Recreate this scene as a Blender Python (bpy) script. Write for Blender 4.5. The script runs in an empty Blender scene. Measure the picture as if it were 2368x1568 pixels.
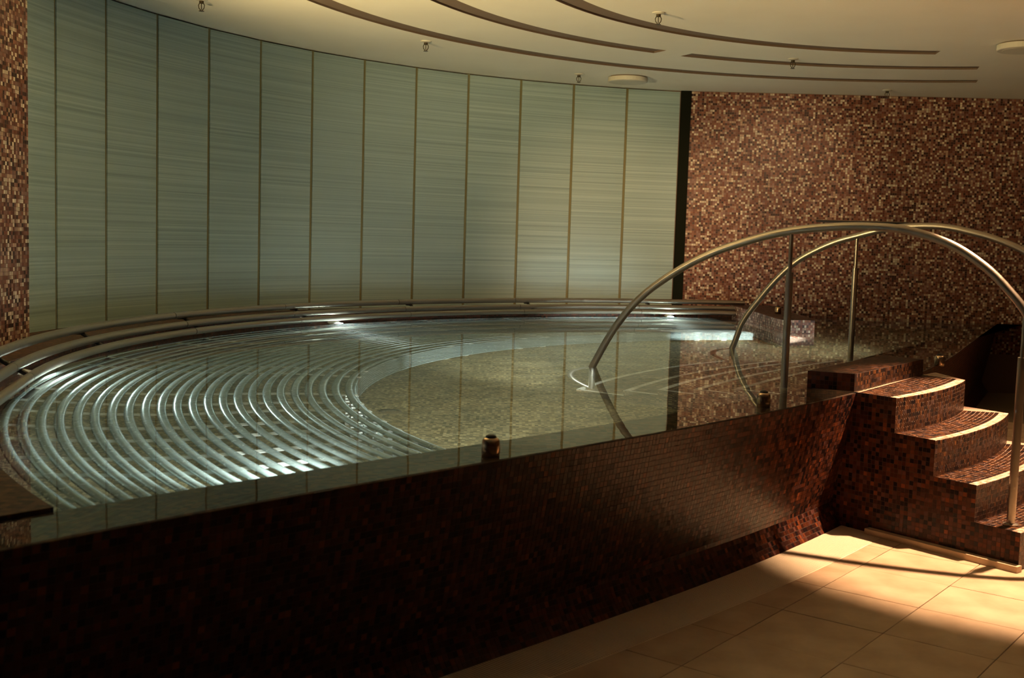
import bpy, bmesh, math, random
import numpy as np
from mathutils import Matrix, Vector

rng = np.random.default_rng(7)
random.seed(7)
scene = bpy.context.scene
COL = scene.collection
pi = math.pi
R_ = math.radians

# ------------------------------------------------------------------ camera
IMG_W, IMG_H = 2368, 1568
F_PX, PITCH, ROLL, CAM_H = 2654.7, 0.08885, 0.03067, 1.4722
cam_d = bpy.data.cameras.new('camera')
cam_d.sensor_fit = 'HORIZONTAL'
cam_d.sensor_width = 36.0
cam_d.lens = F_PX / IMG_W * 36.0
cam_d.clip_start = 0.05
cam_d.clip_end = 100
cam_d.dof.use_dof = True
cam_d.dof.focus_distance = 7.6
cam_d.dof.aperture_fstop = 5.0
cam = bpy.data.objects.new('camera', cam_d)
COL.objects.link(cam)
cp, sp, cr, sr = math.cos(PITCH), math.sin(PITCH), math.cos(ROLL), math.sin(ROLL)
fw = Vector((0, cp, -sp)); up = Vector((0, sp, cp)); rt = Vector((1, 0, 0))
r2 = rt * cr + up * sr
u2 = up * cr - rt * sr
m = Matrix((r2, u2, -fw)).transposed().to_4x4()
m.translation = Vector((0, 0, CAM_H))
cam.matrix_world = m
scene.camera = cam

# ------------------------------------------------------------------ world, exposure
world = bpy.data.worlds.new('world')
scene.world = world
world.use_nodes = True
world.node_tree.nodes['Background'].inputs[0].default_value = (0.9, 0.6, 0.35, 1)
world.node_tree.nodes['Background'].inputs[1].default_value = 0.0
vs = scene.view_settings
vs.view_transform = 'Standard'
vs.look = 'None'
vs.exposure = 0.0
vs.gamma = 1.0
vs.use_curve_mapping = False

WARM = (1.0, 0.62, 0.30)
CREAM = (1.0, 0.80, 0.46)
COOL = (0.90, 1.0, 0.95)

def light(name, kind, loc, power, color, size=0.05, target=None, angle=60, blend=0.3):
    ld = bpy.data.lights.new(name, kind)
    ld.energy = power
    ld.color = color
    ld.shadow_soft_size = size
    if kind == 'SPOT':
        ld.spot_size = R_(angle)
        ld.spot_blend = blend
    o = bpy.data.objects.new(name, ld)
    COL.objects.link(o)
    o.location = loc
    if target is not None:
        d = Vector(target) - Vector(loc)
        o.rotation_euler = d.to_track_quat('-Z', 'Y').to_euler()
    return o

H_CEIL = 3.04
STEP_LAMP = (2.86, 5.75, H_CEIL - 0.05)
light('steps_downlight_beam', 'SPOT', STEP_LAMP, 1600, (1.0, 0.61, 0.35), 0.03, (2.72, 5.62, 0), 56, 0.35)
ADDED_WASH = [((0.3, 5.3, H_CEIL - 0.05), (-0.1, 11.0, 1.25), 260, 56, (1.0, 0.68, 0.35)),  # unseen spots added to brighten the glass and the back wall
        ((1.9, 6.6, H_CEIL - 0.05), (1.05, 12.2, 1.25), 520, 35, (1.0, 0.60, 0.28)),
        ((3.2, 6.9, H_CEIL - 0.05), (2.7, 12.1, 1.95), 330, 29, (1.0, 0.64, 0.34))]
for i, (l, t, e, a, c) in enumerate(ADDED_WASH):
    light('added_wash_beam', 'SPOT', l, e, c, 0.05, t, a, 1.0)
ADDED_UPLIGHT = (-2.38, 4.75, 1.55)  # unseen uplighter, added to light the ceiling
light('added_uplighter_beam', 'SPOT', (ADDED_UPLIGHT[0] + 0.05, ADDED_UPLIGHT[1], ADDED_UPLIGHT[2] + 0.06), 1220, (1.0, 0.74, 0.33), 0.06, (0.6, 8.1, 4.2), 87, 0.8)

ADDED_SIDE_LAMP = (4.7, 7.3, H_CEIL - 0.05)
light('added_side_beam', 'SPOT', ADDED_SIDE_LAMP, 130, (1.0, 0.58, 0.28), 0.03, (4.3, 7.9, 0), 80, 0.6)  # unseen lamp added to lift the dark wall right of the steps

# ------------------------------------------------------------------ helpers
def link(o):
    COL.objects.link(o)
    return o

def tag(o, label=None, cat=None, group=None, kind=None):
    if label: o['label'] = label
    if cat: o['category'] = cat
    if group: o['group'] = group
    if kind: o['kind'] = kind
    return o

def empty(name, loc=(0, 0, 0), label=None, cat=None, group=None, kind=None):
    o = bpy.data.objects.new(name, None)
    o.empty_display_size = 0.1
    o.location = loc
    link(o)
    return tag(o, label, cat, group, kind)

def mesh_obj(name, verts, faces, mats, parent=None, smooth=False, mat_idx=None):
    me = bpy.data.meshes.new(name)
    me.from_pydata([tuple(map(float, v)) for v in verts], [], [tuple(f) for f in faces])
    for mt in (mats if isinstance(mats, (list, tuple)) else [mats]):
        me.materials.append(mt)
    if mat_idx is not None:
        me.polygons.foreach_set('material_index', mat_idx)
    if smooth:
        me.polygons.foreach_set('use_smooth', [True] * len(me.polygons))
    me.update()
    o = bpy.data.objects.new(name, me)
    link(o)
    if parent: setpar(o, parent)
    return o

def setpar(o, parent):
    o.parent = parent
    # vertices are given in world coordinates; undo the parents' offsets
    p = parent; off = Vector((0, 0, 0))
    while p is not None:
        off += p.location
        p = p.parent
    o.location = o.location - off

def prism(name, poly, z0, z1, mat, parent=None):
    """vertical prism over a counter-clockwise plan polygon"""
    n = len(poly)
    v = [(x, y, z0) for x, y in poly] + [(x, y, z1) for x, y in poly]
    f = [tuple(range(n - 1, -1, -1)), tuple(range(n, 2 * n))]
    f += [(i, (i + 1) % n, n + (i + 1) % n, n + i) for i in range(n)]
    return mesh_obj(name, v, f, mat, parent)

def boxv(cx, cy, cz, sx, sy, sz):
    v = [(cx + a * sx / 2, cy + b * sy / 2, cz + c * sz / 2) for c in (-1, 1) for b in (-1, 1) for a in (-1, 1)]
    f = [(0, 2, 3, 1), (4, 5, 7, 6), (0, 1, 5, 4), (2, 6, 7, 3), (0, 4, 6, 2), (1, 3, 7, 5)]
    return v, f

def sweep(path, rad, sides=12, caps=True, closed=False):
    """tube of radius rad (number or list) along a path of 3D points"""
    P = np.array(path, float)
    n = len(P)
    T = np.gradient(P, axis=0)
    T /= np.linalg.norm(T, axis=1)[:, None]
    ref = np.array([0, 0, 1.0]) if abs(T[0][2]) < 0.9 else np.array([1.0, 0, 0])
    N = ref - (ref @ T[0]) * T[0]
    N /= np.linalg.norm(N)
    rad = np.broadcast_to(np.asarray(rad, float), (n,))
    V = []
    for i in range(n):
        N = N - (N @ T[i]) * T[i]
        N /= np.linalg.norm(N)
        B = np.cross(T[i], N)
        for k in range(sides):
            a = 2 * pi * k / sides
            V.append(P[i] + rad[i] * (math.cos(a) * N + math.sin(a) * B))
    F = []
    for i in range(n - 1):
        for k in range(sides):
            k2 = (k + 1) % sides
            F.append((i * sides + k, i * sides + k2, (i + 1) * sides + k2, (i + 1) * sides + k))
    if caps:
        # caps on vertices of their own, so that the tube ends stay crisp
        c0 = len(V); V += [V[k] for k in range(sides)]
        c1 = len(V); V += [V[(n - 1) * sides + k] for k in range(sides)]
        F.append(tuple(c0 + k for k in range(sides - 1, -1, -1)))
        F.append(tuple(c1 + k for k in range(sides)))
    return V, F

def tube_obj(name, path, rad, mat, parent=None, sides=12):
    v, f = sweep(path, rad, sides)
    o = mesh_obj(name, v, f, mat, parent, smooth=True)
    for q in list(o.data.polygons)[-2:]: q.use_smooth = False
    o.data.update()
    return o

def lathe(profile, seg=20):
    """profile of (r, z); returns verts, faces about the z axis"""
    V = []; F = []
    n = len(profile)
    for r, z in profile:
        for k in range(seg):
            a = 2 * pi * k / seg
            V.append((r * math.cos(a), r * math.sin(a), z))
    for i in range(n - 1):
        for k in range(seg):
            k2 = (k + 1) % seg
            F.append((i * seg + k, i * seg + k2, (i + 1) * seg + k2, (i + 1) * seg + k))
    F.append(tuple(range(seg - 1, -1, -1)))
    F.append(tuple((n - 1) * seg + k for k in range(seg)))
    return V, F

def catmull(pts, n=8):
    P = [np.array(p, float) for p in pts]
    P = [2 * P[0] - P[1]] + P + [2 * P[-1] - P[-2]]
    out = []
    for i in range(1, len(P) - 2):
        p0, p1, p2, p3 = P[i - 1], P[i], P[i + 1], P[i + 2]
        for k in range(n):
            t = k / n
            out.append(0.5 * ((2 * p1) + (-p0 + p2) * t + (2 * p0 - 5 * p1 + 4 * p2 - p3) * t * t + (-p0 + 3 * p1 - 3 * p2 + p3) * t ** 3))
    out.append(P[-2])
    return np.array(out)

# ------------------------------------------------------------------ materials
def new_mat(name):
    mt = bpy.data.materials.new(name)
    mt.use_nodes = True
    nt = mt.node_tree
    b = nt.nodes['Principled BSDF']
    return mt, nt, b

def simple(name, col, rough=0.5, metal=0.0, spec=0.5):
    mt, nt, b = new_mat(name)
    b.inputs['Base Color'].default_value = (*col, 1)
    b.inputs['Roughness'].default_value = rough
    b.inputs['Metallic'].default_value = metal
    b.inputs['Specular IOR Level'].default_value = spec
    return mt

def mottled(name, c1, c2, scale=3.0, rough=0.6, bump=0.0, bscale=60, detail=5.0, metal=0.0, spec=0.5):
    mt, nt, b = new_mat(name)
    tc = nt.nodes.new('ShaderNodeTexCoord')
    nz = nt.nodes.new('ShaderNodeTexNoise')
    nz.inputs['Scale'].default_value = scale
    nz.inputs['Detail'].default_value = detail
    nt.links.new(tc.outputs['Object'], nz.inputs['Vector'])
    rp = nt.nodes.new('ShaderNodeValToRGB')
    rp.color_ramp.elements[0].position = 0.32
    rp.color_ramp.elements[1].position = 0.68
    rp.color_ramp.elements[0].color = (*c1, 1)
    rp.color_ramp.elements[1].color = (*c2, 1)
    nt.links.new(nz.outputs['Fac'], rp.inputs['Fac'])
    nt.links.new(rp.outputs['Color'], b.inputs['Base Color'])
    b.inputs['Roughness'].default_value = rough
    b.inputs['Metallic'].default_value = metal
    b.inputs['Specular IOR Level'].default_value = spec
    if bump > 0:
        n2 = nt.nodes.new('ShaderNodeTexNoise')
        n2.inputs['Scale'].default_value = bscale
        nt.links.new(tc.outputs['Object'], n2.inputs['Vector'])
        bp = nt.nodes.new('ShaderNodeBump')
        bp.inputs['Strength'].default_value = bump
        bp.inputs['Distance'].default_value = 0.01
        nt.links.new(n2.outputs['Fac'], bp.inputs['Height'])
        nt.links.new(bp.outputs['Normal'], b.inputs['Normal'])
    return mt

def tile_mat(name, rough=0.36, spec=0.20):
    """glass mosaic: colour comes from the tile_color attribute of each tile"""
    mt, nt, b = new_mat(name)
    at = nt.nodes.new('ShaderNodeAttribute')
    at.attribute_name = 'tile_color'
    tc = nt.nodes.new('ShaderNodeTexCoord')
    nz = nt.nodes.new('ShaderNodeTexNoise')
    nz.inputs['Scale'].default_value = 90
    nt.links.new(tc.outputs['Object'], nz.inputs['Vector'])
    mx = nt.nodes.new('ShaderNodeMix')
    mx.data_type = 'RGBA'
    mx.blend_type = 'MULTIPLY'
    mx.inputs[0].default_value = 0.5
    nt.links.new(at.outputs['Color'], mx.inputs[6])
    rp = nt.nodes.new('ShaderNodeValToRGB')
    rp.color_ramp.elements[0].color = (0.55, 0.55, 0.55, 1)
    rp.color_ramp.elements[1].color = (1.3, 1.3, 1.3, 1)
    nt.links.new(nz.outputs['Fac'], rp.inputs['Fac'])
    nt.links.new(rp.outputs['Color'], mx.inputs[7])
    nt.links.new(mx.outputs[2], b.inputs['Base Color'])
    b.inputs['Roughness'].default_value = rough
    b.inputs['Specular IOR Level'].default_value = spec
    return mt

def grid_mosaic(name, c_lo, c_mid, c_hi, grout, pitch=0.0225, rough=0.4, axes='XY'):
    """procedural mosaic for surfaces under water, too small to show single tiles"""
    mt, nt, b = new_mat(name)
    N = nt.nodes; L = nt.links
    tc = N.new('ShaderNodeTexCoord')
    sc = N.new('ShaderNodeVectorMath'); sc.operation = 'SCALE'
    sc.inputs['Scale'].default_value = 1.0 / pitch
    L.new(tc.outputs['Object'], sc.inputs[0])
    fl = N.new('ShaderNodeVectorMath'); fl.operation = 'FLOOR'
    L.new(sc.outputs[0], fl.inputs[0])
    wn = N.new('ShaderNodeTexWhiteNoise'); wn.noise_dimensions = '3D'
    L.new(fl.outputs[0], wn.inputs['Vector'])
    rp = N.new('ShaderNodeValToRGB')
    e = rp.color_ramp.elements
    e[0].position = 0.0; e[0].color = (*c_lo, 1)
    e[1].position = 1.0; e[1].color = (*c_hi, 1)
    k = e.new(0.55); k.color = (*c_mid, 1)
    L.new(wn.outputs['Value'], rp.inputs['Fac'])
    fr = N.new('ShaderNodeVectorMath'); fr.operation = 'FRACTION'
    L.new(sc.outputs[0], fr.inputs[0])
    sx = N.new('ShaderNodeSeparateXYZ')
    L.new(fr.outputs[0], sx.inputs[0])
    mn = N.new('ShaderNodeMath'); mn.operation = 'MINIMUM'
    L.new(sx.outputs[axes[0]], mn.inputs[0]); L.new(sx.outputs[axes[1]], mn.inputs[1])
    gt = N.new('ShaderNodeMath'); gt.operation = 'LESS_THAN'; gt.inputs[1].default_value = 0.09
    L.new(mn.outputs[0], gt.inputs[0])
    mx = N.new('ShaderNodeMix'); mx.data_type = 'RGBA'
    L.new(gt.outputs[0], mx.inputs[0])
    L.new(rp.outputs['Color'], mx.inputs[6])
    mx.inputs[7].default_value = (*grout, 1)
    big = N.new('ShaderNodeTexNoise'); big.inputs['Scale'].default_value = 5.0; big.inputs['Detail'].default_value = 4
    L.new(tc.outputs['Object'], big.inputs['Vector'])
    r2_ = N.new('ShaderNodeValToRGB')
    r2_.color_ramp.elements[0].position = 0.3; r2_.color_ramp.elements[0].color = (0.6, 0.6, 0.6, 1)
    r2_.color_ramp.elements[1].position = 0.7; r2_.color_ramp.elements[1].color = (1.25, 1.25, 1.25, 1)
    L.new(big.outputs['Fac'], r2_.inputs['Fac'])
    m2 = N.new('ShaderNodeMix'); m2.data_type = 'RGBA'; m2.blend_type = 'MULTIPLY'; m2.inputs[0].default_value = 0.8
    L.new(mx.outputs[2], m2.inputs[6]); L.new(r2_.outputs['Color'], m2.inputs[7])
    L.new(m2.outputs[2], b.inputs['Base Color'])
    b.inputs['Roughness'].default_value = rough
    return mt

def glass_panel_mat(name):
    """laminated frosted glass with fine horizontal reeds"""
    mt, nt, b = new_mat(name)
    N = nt.nodes; L = nt.links
    tc = N.new('ShaderNodeTexCoord')
    oi = N.new('ShaderNodeObjectInfo')
    add = N.new('ShaderNodeVectorMath'); add.operation = 'ADD'
    comb = N.new('ShaderNodeCombineXYZ')
    ml = N.new('ShaderNodeMath'); ml.operation = 'MULTIPLY'; ml.inputs[1].default_value = 7.0
    L.new(oi.outputs['Random'], ml.inputs[0])
    L.new(ml.outputs[0], comb.inputs['X'])
    mp = N.new('ShaderNodeMapping')
    mp.inputs['Scale'].default_value = (0.10, 0.10, 60.0)
    L.new(tc.outputs['Object'], mp.inputs['Vector'])
    L.new(mp.outputs[0], add.inputs[0]); L.new(comb.outputs[0], add.inputs[1])
    nz = N.new('ShaderNodeTexNoise')
    nz.inputs['Scale'].default_value = 1.0; nz.inputs['Detail'].default_value = 6; nz.inputs['Roughness'].default_value = 0.7
    L.new(add.outputs[0], nz.inputs['Vector'])
    rp = N.new('ShaderNodeValToRGB')
    rp.color_ramp.elements[0].position = 0.26; rp.color_ramp.elements[0].color = (0.16, 0.23, 0.22, 1)
    rp.color_ramp.elements[1].position = 0.72; rp.color_ramp.elements[1].color = (0.39, 0.49, 0.46, 1)
    L.new(nz.outputs['Fac'], rp.inputs['Fac'])
    L.new(rp.outputs['Color'], b.inputs['Base Color'])
    bp = N.new('ShaderNodeBump'); bp.inputs['Strength'].default_value = 0.6; bp.inputs['Distance'].default_value = 0.004
    L.new(nz.outputs['Fac'], bp.inputs['Height'])
    L.new(bp.outputs['Normal'], b.inputs['Normal'])
    b.inputs['Roughness'].default_value = 0.42
    b.inputs['Specular IOR Level'].default_value = 0.5
    return mt

def steel_mat(name, col=(0.62, 0.60, 0.55), rough=0.22, metal=1.0):
    mt, nt, b = new_mat(name)
    N = nt.nodes; L = nt.links
    tc = N.new('ShaderNodeTexCoord')
    nz = N.new('ShaderNodeTexNoise'); nz.inputs['Scale'].default_value = 40
    L.new(tc.outputs['Object'], nz.inputs['Vector'])
    mr = N.new('ShaderNodeMapRange')
    mr.inputs['To Min'].default_value = rough * 0.8; mr.inputs['To Max'].default_value = rough * 1.25
    L.new(nz.outputs['Fac'], mr.inputs['Value'])
    L.new(mr.outputs[0], b.inputs['Roughness'])
    b.inputs['Base Color'].default_value = (*col, 1)
    b.inputs['Metallic'].default_value = metal
    return mt

def water_mat():
    mt, nt, b = new_mat('pool_water')
    N = nt.nodes; L = nt.links
    N.remove(b)
    out = [n for n in N if n.type == 'OUTPUT_MATERIAL'][0]
    g = N.new('ShaderNodeBsdfGlass')
    g.inputs['IOR'].default_value = 1.333
    g.inputs['Roughness'].default_value = 0.0
    g.inputs['Color'].default_value = (0.95, 1.0, 0.98, 1)
    tc = N.new('ShaderNodeTexCoord')
    nz = N.new('ShaderNodeTexNoise'); nz.inputs['Scale'].default_value = 2.2; nz.inputs['Detail'].default_value = 2
    L.new(tc.outputs['Object'], nz.inputs['Vector'])
    bp = N.new('ShaderNodeBump'); bp.inputs['Strength'].default_value = 0.05; bp.inputs['Distance'].default_value = 0.02
    L.new(nz.outputs['Fac'], bp.inputs['Height'])
    L.new(bp.outputs['Normal'], g.inputs['Normal'])
    L.new(g.outputs[0], out.inputs['Surface'])
    return mt

def emit_mat(name, col, strength):
    mt, nt, b = new_mat(name)
    b.inputs['Base Color'].default_value = (0.8, 0.8, 0.8, 1)
    b.inputs['Emission Color'].default_value = (*col, 1)
    b.inputs['Emission Strength'].default_value = strength
    return mt

M = {}
M['plaster'] = mottled('ceiling_plaster', (0.70, 0.66, 0.55), (0.76, 0.72, 0.60), 1.2, 0.9, 0.03, 200)
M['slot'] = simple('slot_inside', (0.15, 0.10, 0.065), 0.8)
M['sprinkler'] = simple('dark_bronze', (0.05, 0.038, 0.02), 0.5, 0.6)
M['tile'] = tile_mat('mosaic_glass')
M['grout_wall'] = simple('grout_wall', (0.16, 0.10, 0.07), 0.9)
M['grout_pool'] = simple('grout_pool', (0.06, 0.032, 0.02), 0.9)
M['grout_step'] = simple('grout_step', (0.38, 0.25, 0.18), 0.9)
M['pool_floor'] = grid_mosaic('pool_floor_mosaic', (0.07, 0.05, 0.02), (0.25, 0.19, 0.09), (0.55, 0.45, 0.24), (0.20, 0.16, 0.09), pitch=0.016)
M['pool_step'] = grid_mosaic('pool_step_mosaic', (0.07, 0.04, 0.02), (0.17, 0.11, 0.06), (0.38, 0.28, 0.15), (0.16, 0.11, 0.07))
M['dark_mosaic'] = grid_mosaic('dark_mosaic', (0.02, 0.010, 0.006), (0.07, 0.03, 0.015), (0.14, 0.06, 0.025), (0.06, 0.035, 0.02), rough=0.75)
M['glass'] = glass_panel_mat('reeded_glass')
M['joint'] = simple('olive_joint', (0.17, 0.145, 0.06), 0.6)
M['steel'] = steel_mat('brushed_steel', (0.42, 0.37, 0.31), 0.33)
M['steel_wet'] = steel_mat('polished_tube_steel', (0.38, 0.44, 0.425), 0.25, 0.7)
M['steel_bar'] = steel_mat('polished_bar_steel', (0.78, 0.78, 0.73), 0.30, 0.5)
M['brass'] = steel_mat('bronze_steel', (0.50, 0.36, 0.24), 0.25)
M['black'] = simple('rubber_black', (0.012, 0.010, 0.008), 0.6)
M['gap'] = simple('shadow_gap', (0.010, 0.010, 0.006), 0.9, 0.0, 0.0)
M['stone'] = mottled('limestone', (0.40, 0.275, 0.165), (0.58, 0.43, 0.285), 5.0, 0.45, 0.02, 150)
M['stone_joint'] = simple('floor_joint', (0.22, 0.16, 0.10), 0.9)
M['grate'] = simple('cream_plastic', (0.80, 0.68, 0.50), 0.5)
M['water'] = water_mat()
M['white'] = simple('white_enamel', (0.62, 0.61, 0.52), 0.5)
M['disc'] = simple('cream_enamel', (0.50, 0.47, 0.38), 0.6)
M['lens'] = emit_mat('lamp_lens', (0.95, 1.0, 0.98), 110.0)
M['warm_lens'] = emit_mat('warm_lens', WARM, 30.0)
M['dim_wall'] = simple('brown_paint', (0.10, 0.055, 0.03), 0.8)
M['nosing'] = grid_mosaic('pale_nosing', (0.66, 0.62, 0.52), (0.78, 0.75, 0.66), (0.85, 0.83, 0.76), (0.55, 0.5, 0.4))

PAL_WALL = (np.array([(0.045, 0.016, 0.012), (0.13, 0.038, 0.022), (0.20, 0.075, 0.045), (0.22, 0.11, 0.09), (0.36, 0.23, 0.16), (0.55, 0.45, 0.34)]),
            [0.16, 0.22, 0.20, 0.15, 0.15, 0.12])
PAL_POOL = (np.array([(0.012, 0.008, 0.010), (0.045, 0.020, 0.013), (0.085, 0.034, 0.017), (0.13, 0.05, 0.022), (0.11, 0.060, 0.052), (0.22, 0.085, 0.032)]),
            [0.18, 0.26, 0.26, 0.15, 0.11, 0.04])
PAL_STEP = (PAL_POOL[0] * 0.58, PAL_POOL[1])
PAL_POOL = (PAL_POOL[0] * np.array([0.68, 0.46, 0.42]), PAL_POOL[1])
PAL_NOSE = (np.array([(0.48, 0.34, 0.25), (0.58, 0.44, 0.34), (0.40, 0.25, 0.18), (0.62, 0.50, 0.38)]), [0.3, 0.3, 0.15, 0.25])

PITCH_T = 0.0225

def mosaic(name, fn, s0, s1, t0, t1, pal, grout, parent=None, pitch=PITCH_T, sides=True, backing=True, flip=False, singles=None, keep=None, nseg=40):
    """real mosaic tiles over a surface fn(s, t) -> (points, normals); s and t are metres.
    singles: optional function(s, t) -> score; the 300 best tiles become objects of their own."""
    ns = max(1, int(round((s1 - s0) / pitch)))
    nt_ = max(1, int(round((t1 - t0) / pitch)))
    ds, dt = (s1 - s0) / ns, (t1 - t0) / nt_
    I, J = np.meshgrid(np.arange(ns), np.arange(nt_), indexing='ij')
    I = I.ravel(); J = J.ravel()
    if keep is not None:
        k = keep(s0 + (I + .5) * ds, t0 + (J + .5) * dt)
        I = I[k]; J = J[k]
    n = len(I)
    g = 0.052
    cs = [(g, g), (1 - g, g), (1 - g, 1 - g), (g, 1 - g)]
    tilt = np.clip(rng.normal(0, 0.00025, (n, 2)), -.0004, .0004)
    jit = rng.normal(0, 0.012, (n, 2))
    top = np.zeros((n, 4, 3)); bot = np.zeros((n, 4, 3))
    for c, (a, b) in enumerate(cs):
        S = s0 + (I + a + jit[:, 0]) * ds
        T = t0 + (J + b + jit[:, 1]) * dt
        P, Nn = fn(S, T)
        if flip: Nn = -Nn
        hgt = 0.0011 + tilt[:, 0] * (1 if a > .5 else -1) + tilt[:, 1] * (1 if b > .5 else -1)
        top[:, c] = P + Nn * hgt[:, None]
        bot[:, c] = P - Nn * 0.0002
    col = pal[0][rng.choice(len(pal[0]), n, p=pal[1])] * rng.uniform(0.75, 1.25, (n, 1))
    single_idx = np.array([], int)
    if singles is not None:
        sc = singles(s0 + (I + .5) * ds, t0 + (J + .5) * dt, top.mean(1))
        single_idx = np.argsort(-sc)[:300]
    rest = np.setdiff1d(np.arange(n), single_idx)

    def build(nm, idx, with_back, sides=sides):
        V = np.concatenate([top[idx], top[idx] * .35 + bot[idx] * .65], axis=1) if sides else top[idx]
        per = V.shape[1]
        V = V.reshape(-1, 3)
        base = (np.arange(len(idx)) * per)[:, None]
        order = [0, 1, 2, 3] if not flip else [3, 2, 1, 0]
        quads = [base + np.array(order)]
        if sides:
            for a, b in ((0, 1), (1, 2), (2, 3), (3, 0)):
                q = [a, a + 4, b + 4, b] if not flip else [b, b + 4, a + 4, a]
                quads.append(base + np.array(q))
        Q = np.stack(quads, 1).reshape(-1, 4)
        fc = np.repeat(col[idx], len(quads), axis=0)
        mi = np.zeros(len(Q), int)
        if with_back:
            bs = np.linspace(s0, s1, nseg + 1)
            bt = np.linspace(t0, t1, max(2, min(nseg, nt_)) + 1)
            BS, BT = np.meshgrid(bs, bt, indexing='ij')
            BP, BN = fn(BS.ravel(), BT.ravel())
            o0 = len(V)
            V = np.concatenate([V, BP])
            m1, m2_ = len(bs), len(bt)
            a, b = np.meshgrid(np.arange(m1 - 1), np.arange(m2_ - 1), indexing='ij')
            a = a.ravel(); b = b.ravel()
            if keep is not None:
                kk = keep((bs[a] + bs[a + 1]) / 2, (bt[b] + bt[b + 1]) / 2)
                a = a[kk]; b = b[kk]
            qq = np.stack([a * m2_ + b, (a + 1) * m2_ + b, (a + 1) * m2_ + b + 1, a * m2_ + b + 1], 1) + o0
            if flip: qq = qq[:, ::-1]
            Q = np.concatenate([Q, qq]); mi = np.concatenate([mi, np.ones(len(qq), int)])
            fc = np.concatenate([fc, np.zeros((len(qq), 3))])
        me = bpy.data.meshes.new(nm)
        me.vertices.add(len(V)); me.vertices.foreach_set('co', V.astype(np.float32).ravel())
        me.loops.add(Q.size); me.loops.foreach_set('vertex_index', Q.astype(np.int32).ravel())
        me.polygons.add(len(Q)); me.polygons.foreach_set('loop_start', (np.arange(len(Q)) * 4).astype(np.int32))
        me.materials.append(M['tile']); me.materials.append(grout)
        me.polygons.foreach_set('material_index', mi.astype(np.int32))
        me.polygons.foreach_set('use_smooth', np.zeros(len(Q), bool))
        at = me.attributes.new('tile_color', 'FLOAT_COLOR', 'FACE')
        at.data.foreach_set('color', np.concatenate([fc, np.ones((len(fc), 1))], 1).astype(np.float32).ravel())
        me.update(calc_edges=True)
        o = bpy.data.objects.new(nm, me)
        link(o)
        return o
    o = build(name, rest, backing)
    if parent: setpar(o, parent)
    o['kind'] = 'stuff'
    for i in single_idx:
        q = build('mosaic_tile', np.array([i]), False, True)
        if parent: setpar(q, parent)
    return o

# ------------------------------------------------------------------ plan geometry
K = np.array([2.95, 6.40])            # common centre of bench, lounger and ceiling slots
KC = np.array([2.98, 6.35])           # centre of the ceiling slots
GC = np.array([2.481, 6.653]); GR = 5.561   # glass wall circle
WATER = 0.720
RIM_Z = 0.714
POOL_Z = -0.36
LEDGE_Z = 0.775
RS = 0.18

def polK(R, deg, z=0.0):
    a = R_(deg)
    return np.array([K[0] + R * math.cos(a), K[1] + R * math.sin(a), z])

# overflow rim, outer edge: smooth polynomial through the measured plan points
rp_ = np.array([(-1.17, 2.60), (-1.11, 2.66), (-.95, 2.83), (-.58, 3.21), (-.15, 3.69), (.11, 3.99), (.48, 4.41), (1.43, 5.51), (1.77, 5.90), (2.13, 6.37), (2.52, 6.95), (2.68, 7.30), (3.01, 7.99), (3.84, 9.53)])
RO = np.array([1.0, 5.0]); RA = R_(52.0)
rt_ = np.array([math.cos(RA), math.sin(RA)]); rn_ = np.array([math.sin(RA), -math.cos(RA)])
ra = (rp_ - RO) @ rt_; rb = (rp_ - RO) @ rn_
RPOLY = np.polyfit(ra, rb, 4)
RA0, RA1 = ra.min() + .15, ra.max() - .1

def rim_b(a):
    a = np.asarray(a, float)
    dp = np.polyder(RPOLY)
    ac = np.clip(a, RA0, RA1)
    return np.polyval(RPOLY, ac) + np.polyval(dp, ac) * (a - ac)

def rim_pt(a, off=0.0):
    """point on the rim at arc coordinate a, moved outward by off (negative: into the pool)"""
    a = np.asarray(a, float)
    dp = np.polyder(RPOLY)
    sl = np.polyval(dp, np.clip(a, RA0, RA1))
    b = rim_b(a)
    tx = np.stack([np.ones_like(sl), sl], -1)
    tx = tx / np.linalg.norm(tx, axis=-1, keepdims=True)
    P = RO + a[..., None] * rt_ + b[..., None] * rn_
    T = tx[..., :1] * rt_ + tx[..., 1:] * rn_
    N = np.stack([T[..., 1], -T[..., 0]], -1)
    return P + N * (np.asarray(off, float)[..., None] if np.ndim(off) else off), N

A_MIN, A_MAX = -4.45, 8.3
RIM_W = 0.25

def wall_back_y(x):
    return 12.2416 - 0.0515 * x

# ------------------------------------------------------------------ setting: walls, ceiling, floor
# back wall, mosaic
WB_N = np.array([-0.0515, -1.0, 0]); WB_N /= np.linalg.norm(WB_N)
def f_back(S, T):
    P = np.stack([S, wall_back_y(S), T], -1)
    return P, np.broadcast_to(WB_N, P.shape)
wall_back = mesh_obj('wall_back', [(1.40, wall_back_y(1.4) + .004, -.36), (7.6, wall_back_y(7.6) + .004, -.36), (7.6, wall_back_y(7.6) + .004, H_CEIL), (1.40, wall_back_y(1.4) + .004, H_CEIL),
                                   (1.40, wall_back_y(1.4) + .2, -.36), (7.6, wall_back_y(7.6) + .2, -.36), (7.6, wall_back_y(7.6) + .2, H_CEIL), (1.40, wall_back_y(1.4) + .2, H_CEIL)],
                     [(0, 1, 2, 3), (7, 6, 5, 4), (0, 3, 7, 4), (1, 5, 6, 2), (3, 2, 6, 7), (0, 4, 5, 1)], M['grout_wall'])
tag(wall_back, 'brown and beige mosaic wall behind the far end of the pool', kind='structure')
BX0 = 1.768
mosaic('mosaic_tiles', f_back, BX0, 7.2, 0.40, H_CEIL - .005, PAL_WALL, M['grout_wall'], wall_back, sides=False, nseg=2)

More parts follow.
